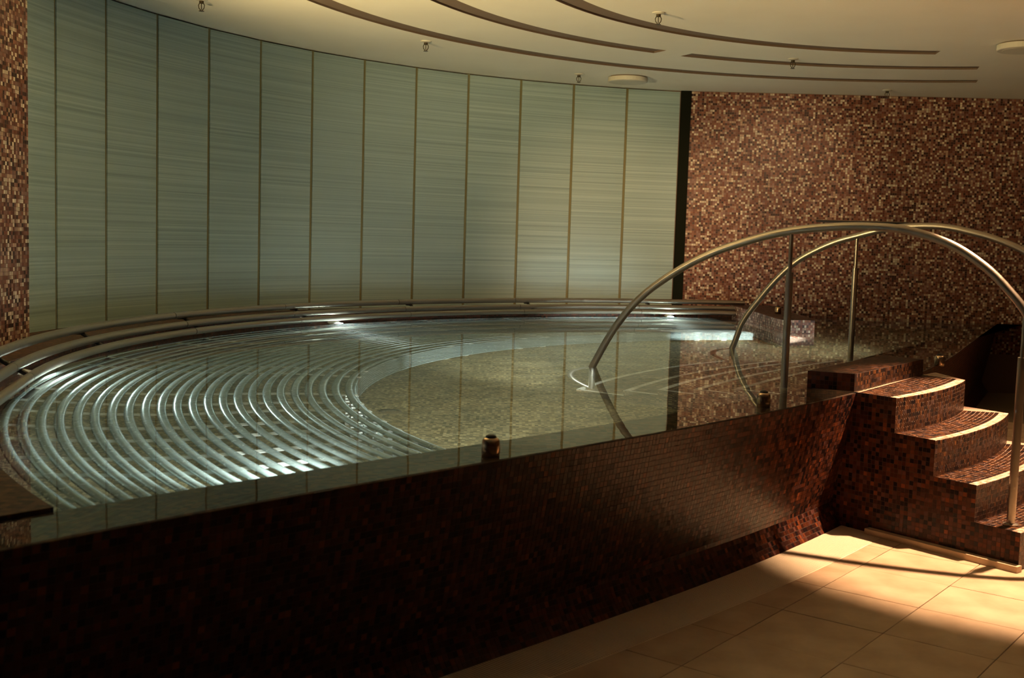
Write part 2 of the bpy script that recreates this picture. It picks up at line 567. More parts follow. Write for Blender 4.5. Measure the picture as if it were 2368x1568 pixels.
# left wall: curved mosaic wall in front of the glass
LW_R = 5.76
LW_A0, LW_A1 = 177.6, 206.0
def f_left(S, T):
    a = R_(LW_A0) + S / LW_R
    n = np.stack([-np.cos(a), -np.sin(a), np.zeros_like(a)], -1)
    P = np.stack([K[0] + LW_R * np.cos(a), K[1] + LW_R * np.sin(a), T], -1)
    return P, n
lw = []
for rr in (LW_R + .003, LW_R + .30):
    lw += [polK(rr, a)[:2] for a in (np.linspace(LW_A0, LW_A1, 24) if rr < LW_R + .1 else np.linspace(LW_A1, LW_A0, 24))]
wall_left = prism('wall_left', lw, 0, H_CEIL, M['grout_wall'])
tag(wall_left, 'curved brown mosaic wall left of the glass panels', kind='structure')
mosaic('mosaic_tiles', f_left, 0, LW_R * R_(25), 0.70, H_CEIL - .005, PAL_WALL, M['grout_wall'], wall_left, sides=False, flip=False)

# curved glass wall: flat panels around an arc, olive joint strips between them
wall_glass = empty('wall_curved', (GC[0], GC[1], 0), 'curved wall of tall reeded glass panels with olive joints', kind='structure')
PH0, DPH = 2.7687, -0.1055
N_PANEL0, N_PANEL1 = -5, 10
for i in range(N_PANEL0, N_PANEL1 + 1):
    a0, a1 = PH0 + DPH * i, PH0 + DPH * (i + 1)
    if i == N_PANEL1: continue
    p0 = GC + GR * np.array([math.cos(a0), math.sin(a0)])
    p1 = GC + GR * np.array([math.cos(a1), math.sin(a1)])
    d = (p1 - p0) / np.linalg.norm(p1 - p0)
    nrm = np.array([d[1], -d[0]])
    if (GC - p0) @ nrm < 0: nrm = -nrm
    gap = 0.014
    q0, q1 = p0 + d * gap, p1 - d * gap
    b0, b1 = q0 - nrm * 0.012, q1 - nrm * 0.012
    poly = [q0, q1, b1, b0]
    area = sum(poly[k][0] * poly[(k + 1) % 4][1] - poly[(k + 1) % 4][0] * poly[k][1] for k in range(4))
    if area < 0: poly = poly[::-1]
    prism('glass_panel', poly, 0.70, H_CEIL - 0.012, M['glass'], wall_glass)
    jm = p1 - nrm * 0.012
    js = [jm - d * .018 + nrm * .004, jm + d * .018 + nrm * .004, jm + d * .018 - nrm * .02, jm - d * .018 - nrm * .02]
    ar = sum(js[k][0] * js[(k + 1) % 4][1] - js[(k + 1) % 4][0] * js[k][1] for k in range(4))
    if ar < 0: js = js[::-1]
    prism('joint_strip', js, 0.70, H_CEIL - 0.004, M['joint'], wall_glass)
# filler between last panel and mosaic wall, gap shade put into its colour
aE = PH0 + DPH * N_PANEL1
pe = GC + GR * np.array([math.cos(aE), math.sin(aE)])
prism('gap_filler', [(pe[0] - .005, pe[1] - .02), (BX0 + .02, pe[1] - .03), (BX0 + .02, wall_back_y(BX0) + .05), (pe[0] - .005, wall_back_y(BX0) + .05)], .7, H_CEIL, M['gap'], wall_glass)
# backing behind the glass so no light leaks
bk = [GC + (GR + .05) * np.array([math.cos(a), math.sin(a)]) for a in np.linspace(PH0 + DPH * N_PANEL0, aE, 40)]
bk2 = [GC + (GR + .15) * np.array([math.cos(a), math.sin(a)]) for a in np.linspace(aE, PH0 + DPH * N_PANEL0, 40)]
pol = bk + bk2
ar = sum(pol[k][0] * pol[(k + 1) % len(pol)][1] - pol[(k + 1) % len(pol)][0] * pol[k][1] for k in range(len(pol)))
prism('backing', pol if ar > 0 else pol[::-1], 0, H_CEIL, M['dim_wall'], wall_glass)

# the rest of the room, outside the picture
ROOM_X0, ROOM_X1, ROOM_Y0, ROOM_Y1 = -4.6, 7.6, -3.2, 12.5
wr = mesh_obj('wall_right', *boxv(ROOM_X1 + .1, (ROOM_Y0 + ROOM_Y1) / 2, H_CEIL / 2, .2, ROOM_Y1 - ROOM_Y0, H_CEIL), M['dim_wall']); tag(wr, 'brown wall right of the pool steps', kind='structure')
wf = mesh_obj('wall_front', *boxv((ROOM_X0 + ROOM_X1) / 2, ROOM_Y0 - .1, H_CEIL / 2, ROOM_X1 - ROOM_X0, .2, H_CEIL), M['dim_wall']); tag(wf, 'brown wall behind the viewer', kind='structure')
ws = mesh_obj('wall_side', *boxv(ROOM_X0 - .1, (ROOM_Y0 + ROOM_Y1) / 2, H_CEIL / 2, .2, ROOM_Y1 - ROOM_Y0, H_CEIL), M['dim_wall']); tag(ws, 'brown wall far left behind the glass', kind='structure')

# ceiling with three recessed curved slots
def ceiling():
    hw = 0.055
    hw = 0.088
    slots = [(3.02, [(83.3, 232.0)]), (3.83, [(75.5, 114.5), (118.4, 232.0)]), (4.67, [(74.3, 232.0)])]
    rad = [0.6]
    for r, _ in slots: rad += [r - hw, r + hw]
    rad.append(5.4)
    angs = set(np.arange(0, 360, 2.5).tolist())
    for _, rs in slots:
        for a, b in rs: angs |= {a, b}
    angs = sorted(angs)
    na = len(angs)
    V = []; F = []; MI = []
    def pt(r, a): return (KC[0] + r * math.cos(R_(a)), KC[1] + r * math.sin(R_(a)), H_CEIL)
    for r in rad:
        for a in angs: V.append(pt(r, a))
    x0, x1, y0, y1 = ROOM_X0 - .2, ROOM_X1 + .2, ROOM_Y0 - .2, ROOM_Y1 + .2
    for a in angs:
        c, s = math.cos(R_(a)), math.sin(R_(a))
        t = min(((x1 - KC[0]) / c) if c > 1e-9 else 1e9, ((x0 - KC[0]) / c) if c < -1e-9 else 1e9, ((y1 - KC[1]) / s) if s > 1e-9 else 1e9, ((y0 - KC[1]) / s) if s < -1e-9 else 1e9)
        V.append((KC[0] + t * c, KC[1] + t * s, H_CEIL))
    V.append((KC[0], KC[1], H_CEIL)); ci = len(V) - 1
    nr = len(rad) + 1
    for k in range(na):
        F.append((ci, (k + 1) % na, k)); MI.append(0)
    for i in range(nr - 1):
        for k in range(na):
            k2 = (k + 1) % na
            am = angs[k] + (((angs[k2] - angs[k]) % 360) / 2)
            hole = False
            if i in (1, 3, 5):
                for a, b in slots[(i - 1) // 2][1]:
                    if a < am < b: hole = True
            q = [i * na + k, i * na + k2, (i + 1) * na + k2, (i + 1) * na + k]
            if not hole:
                F.append(tuple(q)); MI.append(0)
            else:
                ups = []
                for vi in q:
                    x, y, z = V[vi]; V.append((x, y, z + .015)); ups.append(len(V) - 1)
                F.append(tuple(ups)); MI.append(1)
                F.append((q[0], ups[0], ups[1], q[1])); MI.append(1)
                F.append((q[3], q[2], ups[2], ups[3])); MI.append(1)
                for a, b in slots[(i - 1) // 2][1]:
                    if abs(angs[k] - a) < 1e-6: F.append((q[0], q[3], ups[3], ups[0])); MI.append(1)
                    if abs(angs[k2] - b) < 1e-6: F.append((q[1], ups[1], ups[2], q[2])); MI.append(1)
    o = mesh_obj('ceiling', V, F, [M['plaster'], M['slot']], mat_idx=MI)
    tag(o, 'cream plaster ceiling with three dark curved slots', kind='structure')
ceiling()

# floor: slab and stone tiles with recessed joints
floor = mesh_obj('floor', *boxv((ROOM_X0 + ROOM_X1) / 2, (ROOM_Y0 + ROOM_Y1) / 2, -.485, ROOM_X1 - ROOM_X0, ROOM_Y1 - ROOM_Y0, .05), M['stone_joint'])
tag(floor, 'floor of beige limestone tiles in front of the pool', kind='structure')
GR_W = 0.25                     # grating width
TOE = -0.045                     # toe of the pool wall, inside the rim line
TA = -0.6562
e1 = np.array([math.cos(TA), math.sin(TA)]); e2 = np.array([-math.sin(TA), math.cos(TA)])
T0 = np.array([0.8783, 4.216]); TS = 0.413

def clip_poly(poly, p, n):
    """keep the part of poly where (x-p).n >= 0"""
    out = []
    for i in range(len(poly)):
        a, b = np.array(poly[i]), np.array(poly[(i + 1) % len(poly)])
        da, db = (a - p) @ n, (b - p) @ n
        if da >= 0: out.append(a)
        if (da >= 0) != (db >= 0): out.append(a + (b - a) * da / (da - db))
    return out

bm_cnt = 0
tmesh = None
for i in range(-9, 15):
    for j in range(-13, 20):
        g = 0.0018
        c = [T0 + e1 * TS * (i + a) + e2 * TS * (j + b) for a, b in ((0, 0), (1, 0), (1, 1), (0, 1))]
        ctr = sum(c) / 4
        if not (-2.2 < ctr[0] < 7.0 and 0.6 < ctr[1] < 9.8): continue
        # skip what lies far outside the view
        if ctr[1] < 2.6 and ctr[0] > 2.6: continue
        if ctr[0] > 6.6 or (ctr[0] > 4.6 and ctr[1] < 4.4): continue
        aa = (ctr - RO) @ rt_
        pr, nr_ = rim_pt(np.array(aa)); pr = pr + nr_ * (TOE + GR_W + .003)
        whole = all((q - pr) @ nr_ > .0 for q in c)
        if whole:
            if tmesh is None:
                v, f = boxv(0, 0, -.01, TS - 2 * g, TS - 2 * g, .02)
                tmesh = mesh_obj('floor_tile', v, f, M['stone'])
                tmesh.rotation_euler[2] = TA
                tmesh.location = (ctr[0], ctr[1], 0)
                tmesh.parent = floor
            else:
                o = tmesh.copy(); COL.objects.link(o); o.parent = floor
                o.location = (ctr[0], ctr[1], rng.normal(0, .0003))
        else:
            ci_ = [ctr + (q - ctr) * (1 - g / TS * 2) for q in c]
            pc = clip_poly(ci_, pr, nr_)
            if len(pc) >= 3:
                ar = abs(sum(pc[k][0] * pc[(k + 1) % len(pc)][1] - pc[(k + 1) % len(pc)][0] * pc[k][1] for k in range(len(pc)))) / 2
                if ar > .002: prism('floor_tile', pc, -.02, 0, M['stone'], floor)
# joint bed under the tiles (plan: everything outside the rim line)
rl = [tuple(q) for q in rim_pt(np.linspace(A_MIN - .6, A_MAX + .3, 50), TOE - .02)[0]]
bed = [(ROOM_X0, ROOM_Y0), (ROOM_X1, ROOM_Y0), (ROOM_X1, rl[-1][1])] + rl[::-1] + [(ROOM_X0, rl[0][1])]
prism('joint_bed', bed, -.46, -.006, M['stone_joint'], floor)

# overflow grating between pool wall and floor tiles
grating = empty('drain_grating', tuple(rim_pt(np.array(0.), TOE + .12)[0]) + (0,), 'cream slatted overflow grating along the foot of the pool wall', 'grating')
aa = np.arange(-3.6, 2.05, .0125)
P0, N0 = rim_pt(aa, TOE + .004); P1, _ = rim_pt(aa, TOE + GR_W - .004)
V = []; F = []
for a, b, n in zip(P0, P1, N0):
    t = np.array([-n[1], n[0]]) * .0040
    o0 = len(V)
    for z in (-.012, .001):
        V += [(*(a - t), z), (*(b - t), z), (*(b + t), z), (*(a + t), z)]
    F += [tuple(o0 + k for k in q) for q in ((4, 5, 6, 7), (0, 4, 7, 3), (1, 2, 6, 5), (0, 1, 5, 4), (3, 7, 6, 2))]
o = mesh_obj('grate_bars', V, F, M['grate'], grating); o['kind'] = 'stuff'
for off in (TOE + .003, TOE + GR_W * .5, TOE + GR_W - .003):
    P, N_ = rim_pt(np.linspace(-3.6, 2.05, 40), off)
    V = []; F = []
    for k, (q, n) in enumerate(zip(P, N_)):
        V += [(*(q - n * .004), -.014), (*(q + n * .004), -.014), (*(q + n * .004), -.001), (*(q - n * .004), -.001)]
        if k:
            b = (k - 1) * 4
            F += [(b + i, b + 4 + i, b + 4 + (i + 1) % 4, b + (i + 1) % 4) for i in range(4)]
    mesh_obj('grate_rail', V, F, M['grate'], grating)

# ------------------------------------------------------------------ pool basin
pool = empty('pool', (0, 0, 0), 'raised pool clad in dark brown mosaic with an overflowing rim', 'pool')

# outer wall: leans in towards its foot, coved at the floor
prof = np.array([(0.0, .714), (-.032, .53), (-.066, .35), (-.10, .18), (-.113, .125), (-.110, .112), (-.092, .07), (-.068, .03), (-.045, 0.0)])
pl = np.concatenate([[0], np.cumsum(np.linalg.norm(np.diff(prof, axis=0), axis=1))])
PL = pl[-1]
def f_outer(S, T):
    off = np.interp(T, pl, prof[:, 0]); z = np.interp(T, pl, prof[:, 1])
    d0 = np.interp(T + .01, pl, prof[:, 0]) - np.interp(T - .01, pl, prof[:, 0])
    d1 = np.interp(T + .01, pl, prof[:, 1]) - np.interp(T - .01, pl, prof[:, 1])
    P, N_ = rim_pt(S, off)
    nn = np.stack([N_[..., 0] * -d1, N_[..., 1] * -d1, d0], -1)
    nn /= np.linalg.norm(nn, axis=-1, keepdims=True)
    return np.concatenate([P, z[..., None]], -1), nn
ow_core_s = np.linspace(A_MIN, A_MAX, 60)
outer_wall = empty('outer_wall', (0, 0, 0)); setpar(outer_wall, pool)
camp = np.array([0, 0, CAM_H])
def near_score(S, T, C):
    d = C - camp
    z = d @ np.array([0, cp, -sp])
    u = IMG_W / 2 + F_PX * (d @ np.array(r2)) / z
    v = IMG_H / 2 - F_PX * (d @ np.array(u2)) / z
    inside = (u > 0) & (u < IMG_W) & (v > 0) & (v < IMG_H) & (z > .3)
    return np.where(inside, 1.0 / z, -1)
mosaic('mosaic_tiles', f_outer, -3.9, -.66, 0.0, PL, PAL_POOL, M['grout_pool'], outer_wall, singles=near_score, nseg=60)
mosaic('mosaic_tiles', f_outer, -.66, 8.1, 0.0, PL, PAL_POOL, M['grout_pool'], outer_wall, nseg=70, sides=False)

# rim top and inner face of the rim wall
P_o, _ = rim_pt(ow_core_s, -.002); P_i, _ = rim_pt(ow_core_s, -RIM_W)
V = []; F = []
for a, b in zip(P_o, P_i):
    V += [(*a, RIM_Z), (*b, RIM_Z), (*b, POOL_Z)]
for k in range(len(P_o) - 1):
    b = k * 3
    F += [(b, b + 3, b + 4, b + 1), (b + 1, b + 4, b + 5, b + 2)]
mesh_obj('rim', V, F, M['dark_mosaic'], pool)

# plan outline of the water side
ang_ledge = np.linspace(94, 222, 60)
IN_R = 5.50
back_y = 12.15
ring = [tuple(polK(IN_R, a)[:2]) for a in ang_ledge]
def basin_poly(off, ringR):
    P, _ = rim_pt(np.linspace(A_MIN, A_MAX - .15, 60), off)
    r = [tuple(polK(ringR, a)[:2]) for a in ang_ledge]
    endp = P[-1]
    return [tuple(q) for q in P] + [(endp[0] + .2, wall_back_y(5) - .002), (2.5, wall_back_y(2.5) - .002)] + r
pf = basin_poly(-RIM_W + .05, IN_R + .02)
mesh_obj('pool_floor', [(x, y, POOL_Z) for x, y in pf], [tuple(range(len(pf)))], M['pool_floor'], pool)

# bench wall behind the lounger, and the ledge below the glass
def f_bench(S, T):
    a = R_(93) + S / IN_R
    n = np.stack([-np.cos(a), -np.sin(a), np.zeros_like(a)], -1)
    return np.stack([K[0] + IN_R * np.cos(a), K[1] + IN_R * np.sin(a), T], -1), n
mosaic('bench_wall', f_bench, 0, IN_R * R_(206 - 93), .52, LEDGE_Z, PAL_POOL, M['grout_pool'], pool, sides=False, nseg=60, flip=False)
V = []; F = []
angs = np.linspace(93, 222, 120)
for a in angs:
    zl = LEDGE_Z if a < 206.2 else .340
    V += [tuple(polK(IN_R, a, zl)), tuple(polK(6.12, a, zl)), tuple(polK(IN_R + .004, a, min(zl - .001, .53))), tuple(polK(IN_R + .004, a, POOL_Z))]
for k in range(len(angs) - 1):
    b = k * 4
    F += [(b, b + 1, b + 5, b + 4), (b + 2, b + 6, b + 7, b + 3)]
mesh_obj('ledge', V, F, M['dark_mosaic'], pool)
# low mosaic corner at the near left end of the bench
def corner_ledge():
    a_end = None
    s_ = np.linspace(A_MIN, 0, 300)
    P, _ = rim_pt(s_, -RIM_W - .004)
    d = P - K; rr = np.hypot(d[:, 0], d[:, 1])
    sel = (rr > 5.39) & (rr < 6.1)
    line = [tuple(q) for q in P[sel]]          # runs from far left towards the bend
    ae = (math.degrees(math.atan2(*(np.array(line[-1]) - K)[::-1]))) % 360
    a0 = (math.degrees(math.atan2(*(np.array(line[0]) - K)[::-1]))) % 360
    inner = [tuple(polK(5.385, a)[:2]) for a in np.linspace(ae, 206, 12)]
    outer = [tuple(polK(6.1, a)[:2]) for a in np.linspace(206, a0, 8)]
    poly = line + inner + outer
    A = sum(poly[k][0] * poly[(k + 1) % len(poly)][1] - poly[(k + 1) % len(poly)][0] * poly[k][1] for k in range(len(poly)))
    prism('corner_ledge', poly if A > 0 else poly[::-1], POOL_Z, .730, M['dark_mosaic'], pool)
corner_ledge()

# end wall of the lounger (right)
ew = [(2.30, 9.72), (2.60, 9.86), (2.68, 11.99), (2.26, 11.95)]
end_wall = prism('end_wall', ew, POOL_Z, .838, M['grout_pool'], pool)
def f_seg(p, q):
    p = np.array(p); q = np.array(q); L = np.linalg.norm(q - p); d = (q - p) / L; n = np.array([d[1], -d[0]])
    def fn(S, T):
        P = np.stack([p[0] + d[0] * S, p[1] + d[1] * S, T], -1)
        return P, np.broadcast_to(np.array([n[0], n[1], 0.]), P.shape)
    return fn, L
fn, L = f_seg(ew[3], ew[0]); mosaic('end_wall_tiles', fn, 0, L, .3, .838, PAL_WALL, M['grout_pool'], end_wall, backing=False, sides=False)
fn, L = f_seg(ew[0], ew[1]); mosaic('end_wall_tiles', fn, 0, L, .3, .838, PAL_WALL, M['grout_pool'], end_wall, backing=False, sides=False)
def f_flat(o, ex, ey, z):
    o = np.array(o, float); ex = np.array(ex, float); ey = np.array(ey, float)
    def fn(S, T):
        P = np.stack([o[0] + ex[0] * S + ey[0] * T, o[1] + ex[1] * S + ey[1] * T, np.full_like(S, z)], -1)
        return P, np.broadcast_to(np.array([0., 0, 1.]), P.shape)
    return fn
mosaic('end_wall_tiles', f_flat((2.27, 9.8), (1, 0), (.0, 1), .838), 0, .36, 0, 2.1, PAL_POOL, M['grout_pool'], end_wall, backing=False, sides=False)

# submerged entry steps, local frame: a along the rim, b outward
E1 = np.array([0.48, 6.76]); EB = np.array([0.809, -0.588]); EA = np.array([0.588, 0.809])
def loc(a, b): return E1 + EA * a + EB * b
lev = [-.18, 0.0, .18, .36, .54]
bm_ = [-.17, .18, .41, .665, .91]
sg = [.13, .10, .09, .06, .05]
al, ar_ = -.10, 2.02
for z, b, s in zip(lev, bm_, sg):
    al += .0; am = (al + ar_) / 2; hw = (ar_ - al) / 2
    ts = np.linspace(-1, 1, 25)
    fr = [loc(am + hw * t, b + s * t * t) for t in ts]
    bl, br = loc(al, 1.30), loc(ar_, 1.02)
    poly = [tuple(q) for q in fr] + [tuple(br), tuple(bl)]
    A = sum(poly[k][0] * poly[(k + 1) % len(poly)][1] - poly[(k + 1) % len(poly)][0] * poly[k][1] for k in range(len(poly)))
    stp = prism('pool_step', poly if A > 0 else poly[::-1], z - .18, z, M['pool_step'], pool)
    V = []; F = []
    ring_ = [(am + hw * t, b + s * t * t) for t in ts]
    inner = [(am + hw * t * .975, b + s * t * t + .032) for t in ts]
    for (a_, b_), (c_, d_) in zip(ring_, inner):
        V += [(*loc(a_, b_ - .003), z + .003), (*loc(c_, d_), z + .003), (*loc(a_, b_ - .003), z - .022)]
    for k in range(len(ts) - 1):
        q = k * 3
        F += [(q, q + 1, q + 4, q + 3), (q + 2, q, q + 3, q + 5)]
    # side edge strip
    o0 = len(V)
    for a_ in (al, al + .03):
        for b_ in (b + s, min(b + s + .36, 1.28)):
            V.append((*loc(a_, b_), z + .003))
    F.append((o0, o0 + 1, o0 + 3, o0 + 2))
    mesh_obj('pale_nosing', V, F, M['nosing'], stp)

# ------------------------------------------------------------------ water
wp = basin_poly(-.001, IN_R + .02)
nring = len(ang_ledge)
wp = wp[:-nring] + [tuple(polK(IN_R + .02 if a < 206.2 else 6.1, a)[:2]) for a in ang_ledge]
water = mesh_obj('pool_water', [(x, y, WATER) for x, y in wp], [tuple(range(len(wp)))], M['water'])
tag(water, 'still clear water filling the pool up to its rim', 'water', kind='stuff')

# ------------------------------------------------------------------ entry steps outside
SP0 = np.array([2.3787, 5.2161]); SD = np.array([math.cos(2.2342), math.sin(2.2342)]); SR = 0.2302
A_ = [SP0 + SD * SR * k for k in range(5)]
B_ = [np.array(q) for q in ((3.38, 6.50), (3.14, 6.56), (2.90, 6.62), (2.66, 6.68), (2.48, 6.88))]
SAG = [.07, .065, .06, .05, 0.0]
OUTN = np.array([0.8, -0.6])
def edge(k, t):
    t = np.asarray(t, float)[..., None]
    return A_[k] + (B_[k] - A_[k]) * t + OUTN * 4 * SAG[k] * t * (1 - t)
entry = empty('entry_steps', (*SP0, 0), 'curved entry steps in brown mosaic with pale nosings beside the pool', 'steps')
SIDE_N = np.array([-SD[1], SD[0]])          # left side face normal, towards the viewer
if SIDE_N[1] > 0: SIDE_N = -SIDE_N
tt = np.linspace(0, 1, 21)
for k in range(4):
    z0, z1 = RS * k, RS * (k + 1)
    front_e = edge(k, tt)
    back_l = A_[0] + SD * 1.06; back_r = np.array([2.62, 7.05])
    pl_ = [tuple(q) for q in front_e] + [tuple(back_r), tuple(back_l)]
    Ar = sum(pl_[i][0] * pl_[(i + 1) % len(pl_)][1] - pl_[(i + 1) % len(pl_)][0] * pl_[i][1] for i in range(len(pl_)))
    zt = z1 - .003
    st = prism('step', pl_ if Ar > 0 else pl_[::-1], z0, zt, M['grout_step'], entry)
    Lk = float(np.linalg.norm(np.diff(front_e, axis=0), axis=1).sum())
    def f_riser(S, T, k=k, Lk=Lk):
        t = S / Lk
        P = edge(k, t); Q = edge(k, t + 1e-3) - P
        Q /= np.linalg.norm(Q, axis=-1, keepdims=True)
        n = np.stack([Q[..., 1], -Q[..., 0], np.zeros_like(t)], -1)
        return np.concatenate([P, T[..., None]], -1), n
    mosaic('riser_tiles', f_riser, 0, Lk, z0 + .002, z1 - .001, PAL_STEP, M['grout_step'], st, backing=False, sides=False)
    dep = SR if k < 3 else SR + .0
    def f_tread(S, T, k=k, Lk=Lk, z1=zt):
        t = S / Lk
        P0 = edge(k, t); P1 = edge(k + 1, t)
        w = (T / dep)[..., None]
        P = P0 * (1 - w) + P1 * w
        return np.concatenate([P, np.full_like(t, z1)[..., None]], -1), np.broadcast_to(np.array([0., 0, 1]), P.shape[:-1] + (3,))
    mosaic('tread_tiles', f_tread, 0, Lk, .046, dep, PAL_STEP, M['grout_step'], st, backing=False, sides=False)
    mosaic('nosing', f_tread, 0, Lk, 0.0005, .045, PAL_NOSE, M['grout_step'], st, pitch=.0225, backing=False, sides=False)
    # left side face: shade put into its dark bed and pool-wall palette
    sb0, sb1 = A_[k] + SIDE_N * .0003, A_[k] + SD * (SR * (4 - k) + .14) + SIDE_N * .0003
    mesh_obj('side_bed', [(*sb0, z0), (*sb1, z0), (*sb1, z1), (*sb0, z1)], [(0, 1, 2, 3)], M['grout_pool'], st)
    def f_side(S, T, k=k):
        P = A_[k] + SD * S[..., None] + SIDE_N * .0005
        return np.concatenate([P, T[..., None]], -1), np.broadcast_to(np.array([SIDE_N[0], SIDE_N[1], 0]), P.shape[:-1] + (3,))
    mosaic('side_tiles', f_side, 0, SR * (4 - k) + .14, z0 + .0005, z1 - .0005, PAL_POOL, M['grout_step'], st, backing=False, sides=False)
# raised threshold block on the rim
bp0, bp1 = A_[4] + np.array([-.012, .03]), np.array([2.48, 6.88])
blk = [tuple(bp0), tuple(bp1), (2.30, 7.09), (1.575, 6.06)]
block = prism('threshold_block', blk, RIM_Z - .01, .812, M['grout_pool'], entry)
fn, L = f_seg(blk[0], blk[1]); mosaic('block_tiles', fn, 0, L, .722, .812, PAL_STEP, M['grout_step'], block, backing=False, sides=False)
fn, L = f_seg(blk[3], blk[0]); mosaic('block_tiles', fn, 0, L, .722, .812, PAL_POOL, M['grout_step'], block, backing=False, sides=False)  # left face: its shade is put into this palette and the dark body
def f_blk(S, T):
    w = (T / .25)[..., None]; s = (S / 1.15)[..., None]
    P = (np.array(blk[0]) * (1 - s) + np.array(blk[1]) * s) * (1 - w) + (np.array(blk[3]) * (1 - s) + np.array(blk[2]) * s) * w
    return np.concatenate([P, np.full(P.shape[:-1] + (1,), .812)], -1), np.broadcast_to(np.array([0., 0, 1]), P.shape[:-1] + (3,))
mosaic('block_tiles', f_blk, 0, 1.15, 0, .25, PAL_STEP, M['grout_step'], block, backing=False, sides=False)
# low stone strip along the foot of the steps
sa, sb = SP0 + SD * -.02 + SIDE_N * .004, SP0 + SD * .80 + SIDE_N * .004
strip = prism('trim_1', [tuple(q) for q in (sa, sb, sb + SIDE_N * .045, sa + SIDE_N * .045)][::-1], 0.0005, .03, M['stone'])
if strip.data.polygons[1].normal.z < 0: strip.data.flip_normals()
tag(strip, 'low beige stone strip along the foot of the entry steps', kind='structure')

# ------------------------------------------------------------------ tubular lounger under the water
JOINTS = [100.0, 108.5, 122.67, 136.84, 151.0, 165.2, 179.3, 193.5, 207.7, 221.9]
lounger = empty('tubular_lounger', (K[0], K[1], POOL_Z), 'submerged curved lounger of concentric steel tubes along the pool edge', 'lounger')
TR = 0.0212
prof_R = [3.80, 3.95, 4.15, 4.35, 4.55, 4.75, 4.95, 5.10, 5.25, 5.40]
prof_z = [.395, .435, .455, .44, .41, .41, .45, .505, .57, .645]
def lz(R): return float(np.interp(R, prof_R, prof_z))
rim_in_s = np.linspace(A_MIN, 6, 400)
rim_in, _ = rim_pt(rim_in_s, -RIM_W)
rid = rim_in - K
rim_r = np.hypot(rid[:, 0], rid[:, 1]); rim_ang = np.degrees(np.arctan2(rid[:, 1], rid[:, 0])) % 360
def end_angle(R):
    sel = (rim_ang > 180) & (rim_ang < 260) & (rim_in_s < 0.5)
    i = np.argsort(rim_r[sel])
    return float(np.interp(R + .0, rim_r[sel][i], rim_ang[sel][i])) - 0.35
def arc_mesh(R, z, a0, a1, rad, mat, sides=14):
    n = max(3, int(abs(a1 - a0) / 1.8) + 1)
    path = [(R * math.cos(R_(a)), R * math.sin(R_(a)), z) for a in np.linspace(a0, a1, n)]
    v, f = sweep(path, rad, sides)
    return v, f
def ring_tubes(R, z, parent, name, rad, mat, amax, straight=None):
    gapd = math.degrees(0.006 / R)
    shared = None
    for i in range(len(JOINTS) - 1):
        a0, a1 = JOINTS[i], JOINTS[i + 1]
        if a0 > amax: break
        partial = a1 > amax
        a1e = min(a1, amax)
        if a1e - a0 < 0.4: break
        w = a1e - a0
        std = (not partial) and i > 0
        if straight is not None and a0 >= straight + 1: break
        if std and shared is not None and not (straight is not None and a0 >= straight):
            o = bpy.data.objects.new(name, shared); link(o)
            o.rotation_euler[2] = R_(a0)
        else:
            if straight is not None and a0 >= straight:
                std = False
                path = [(R / math.cos(R_(q)) * math.cos(R_(q)), R * math.tan(R_(q)), z) for q in np.linspace(gapd / 2, 24.0, 5)]
                v, f = sweep(path, rad, 14)
            else:
                v, f = arc_mesh(R, z, gapd / 2, w - gapd / 2, rad, mat)
            me = bpy.data.meshes.new(name); me.from_pydata([tuple(map(float, q)) for q in v], [], f)
            me.polygons.foreach_set('use_smooth', [True] * (len(me.polygons) - 2) + [False, False]); me.materials.append(mat); me.update()
            o = bpy.data.objects.new(name, me); link(o)
            o.rotation_euler[2] = R_(a0)
            if std: shared = me
        o.parent = parent
        o.location = (0, 0, -parent.location.z)
NT = 23
for i in range(NT):
    R = 5.305 - i * (5.305 - 3.82) / (NT - 1)
    ring_tubes(R, lz(R), lounger, 'tube', TR, M['steel_wet'], end_angle(R))
for j in range(9):
    ring_tubes(3.80, .325 - j * .072, lounger, 'tube', TR, M['steel_wet'], end_angle(3.80))
# radial flat bars carrying the tubes, with a leg at the inner end
for ja in JOINTS[:-1] + [200.6, 214.8]:
    for da in (-2.0, 2.0):
        a = ja + da
        if a < 100.5: continue
        Rs = [R for R in np.linspace(3.78, 5.31, 14) if a < end_angle(R) - .5]
        if len(Rs) < 3: continue
        V = []; F = []
        c, s = math.cos(R_(a)), math.sin(R_(a))
        tx = np.array([-s, c]) * .026
        for k, R in enumerate(Rs):
            z = lz(R) - TR - .003
            p = np.array([R * c, R * s])
            V += [(*(p - tx), z), (*(p + tx), z), (*(p + tx), z - .008), (*(p - tx), z - .008)]
            if k:
                b = (k - 1) * 4
                F += [(b + i, b + (i + 1) % 4, b + 4 + (i + 1) % 4, b + 4 + i) for i in range(4)]
        F += [(0, 3, 2, 1), tuple(len(V) - 4 + i for i in range(4))]
        o = mesh_obj('support_bar', V, F, M['steel_bar'])
        o.parent = lounger; o.location = (0, 0, -lounger.location.z)
        if a < end_angle(3.80):
            p = np.array([(3.80 + TR + .012) * c, (3.80 + TR + .012) * s])
            v, f = boxv(0, 0, 0, .02, .05, .74)
            rot = Matrix.Rotation(R_(a), 3, 'Z')
            v = [tuple(rot @ Vector(q) + Vector((p[0], p[1], .01))) for q in v]
            o = mesh_obj('leg', v, f, M['steel_bar']); o.parent = lounger; o.location = (0, 0, -lounger.location.z)

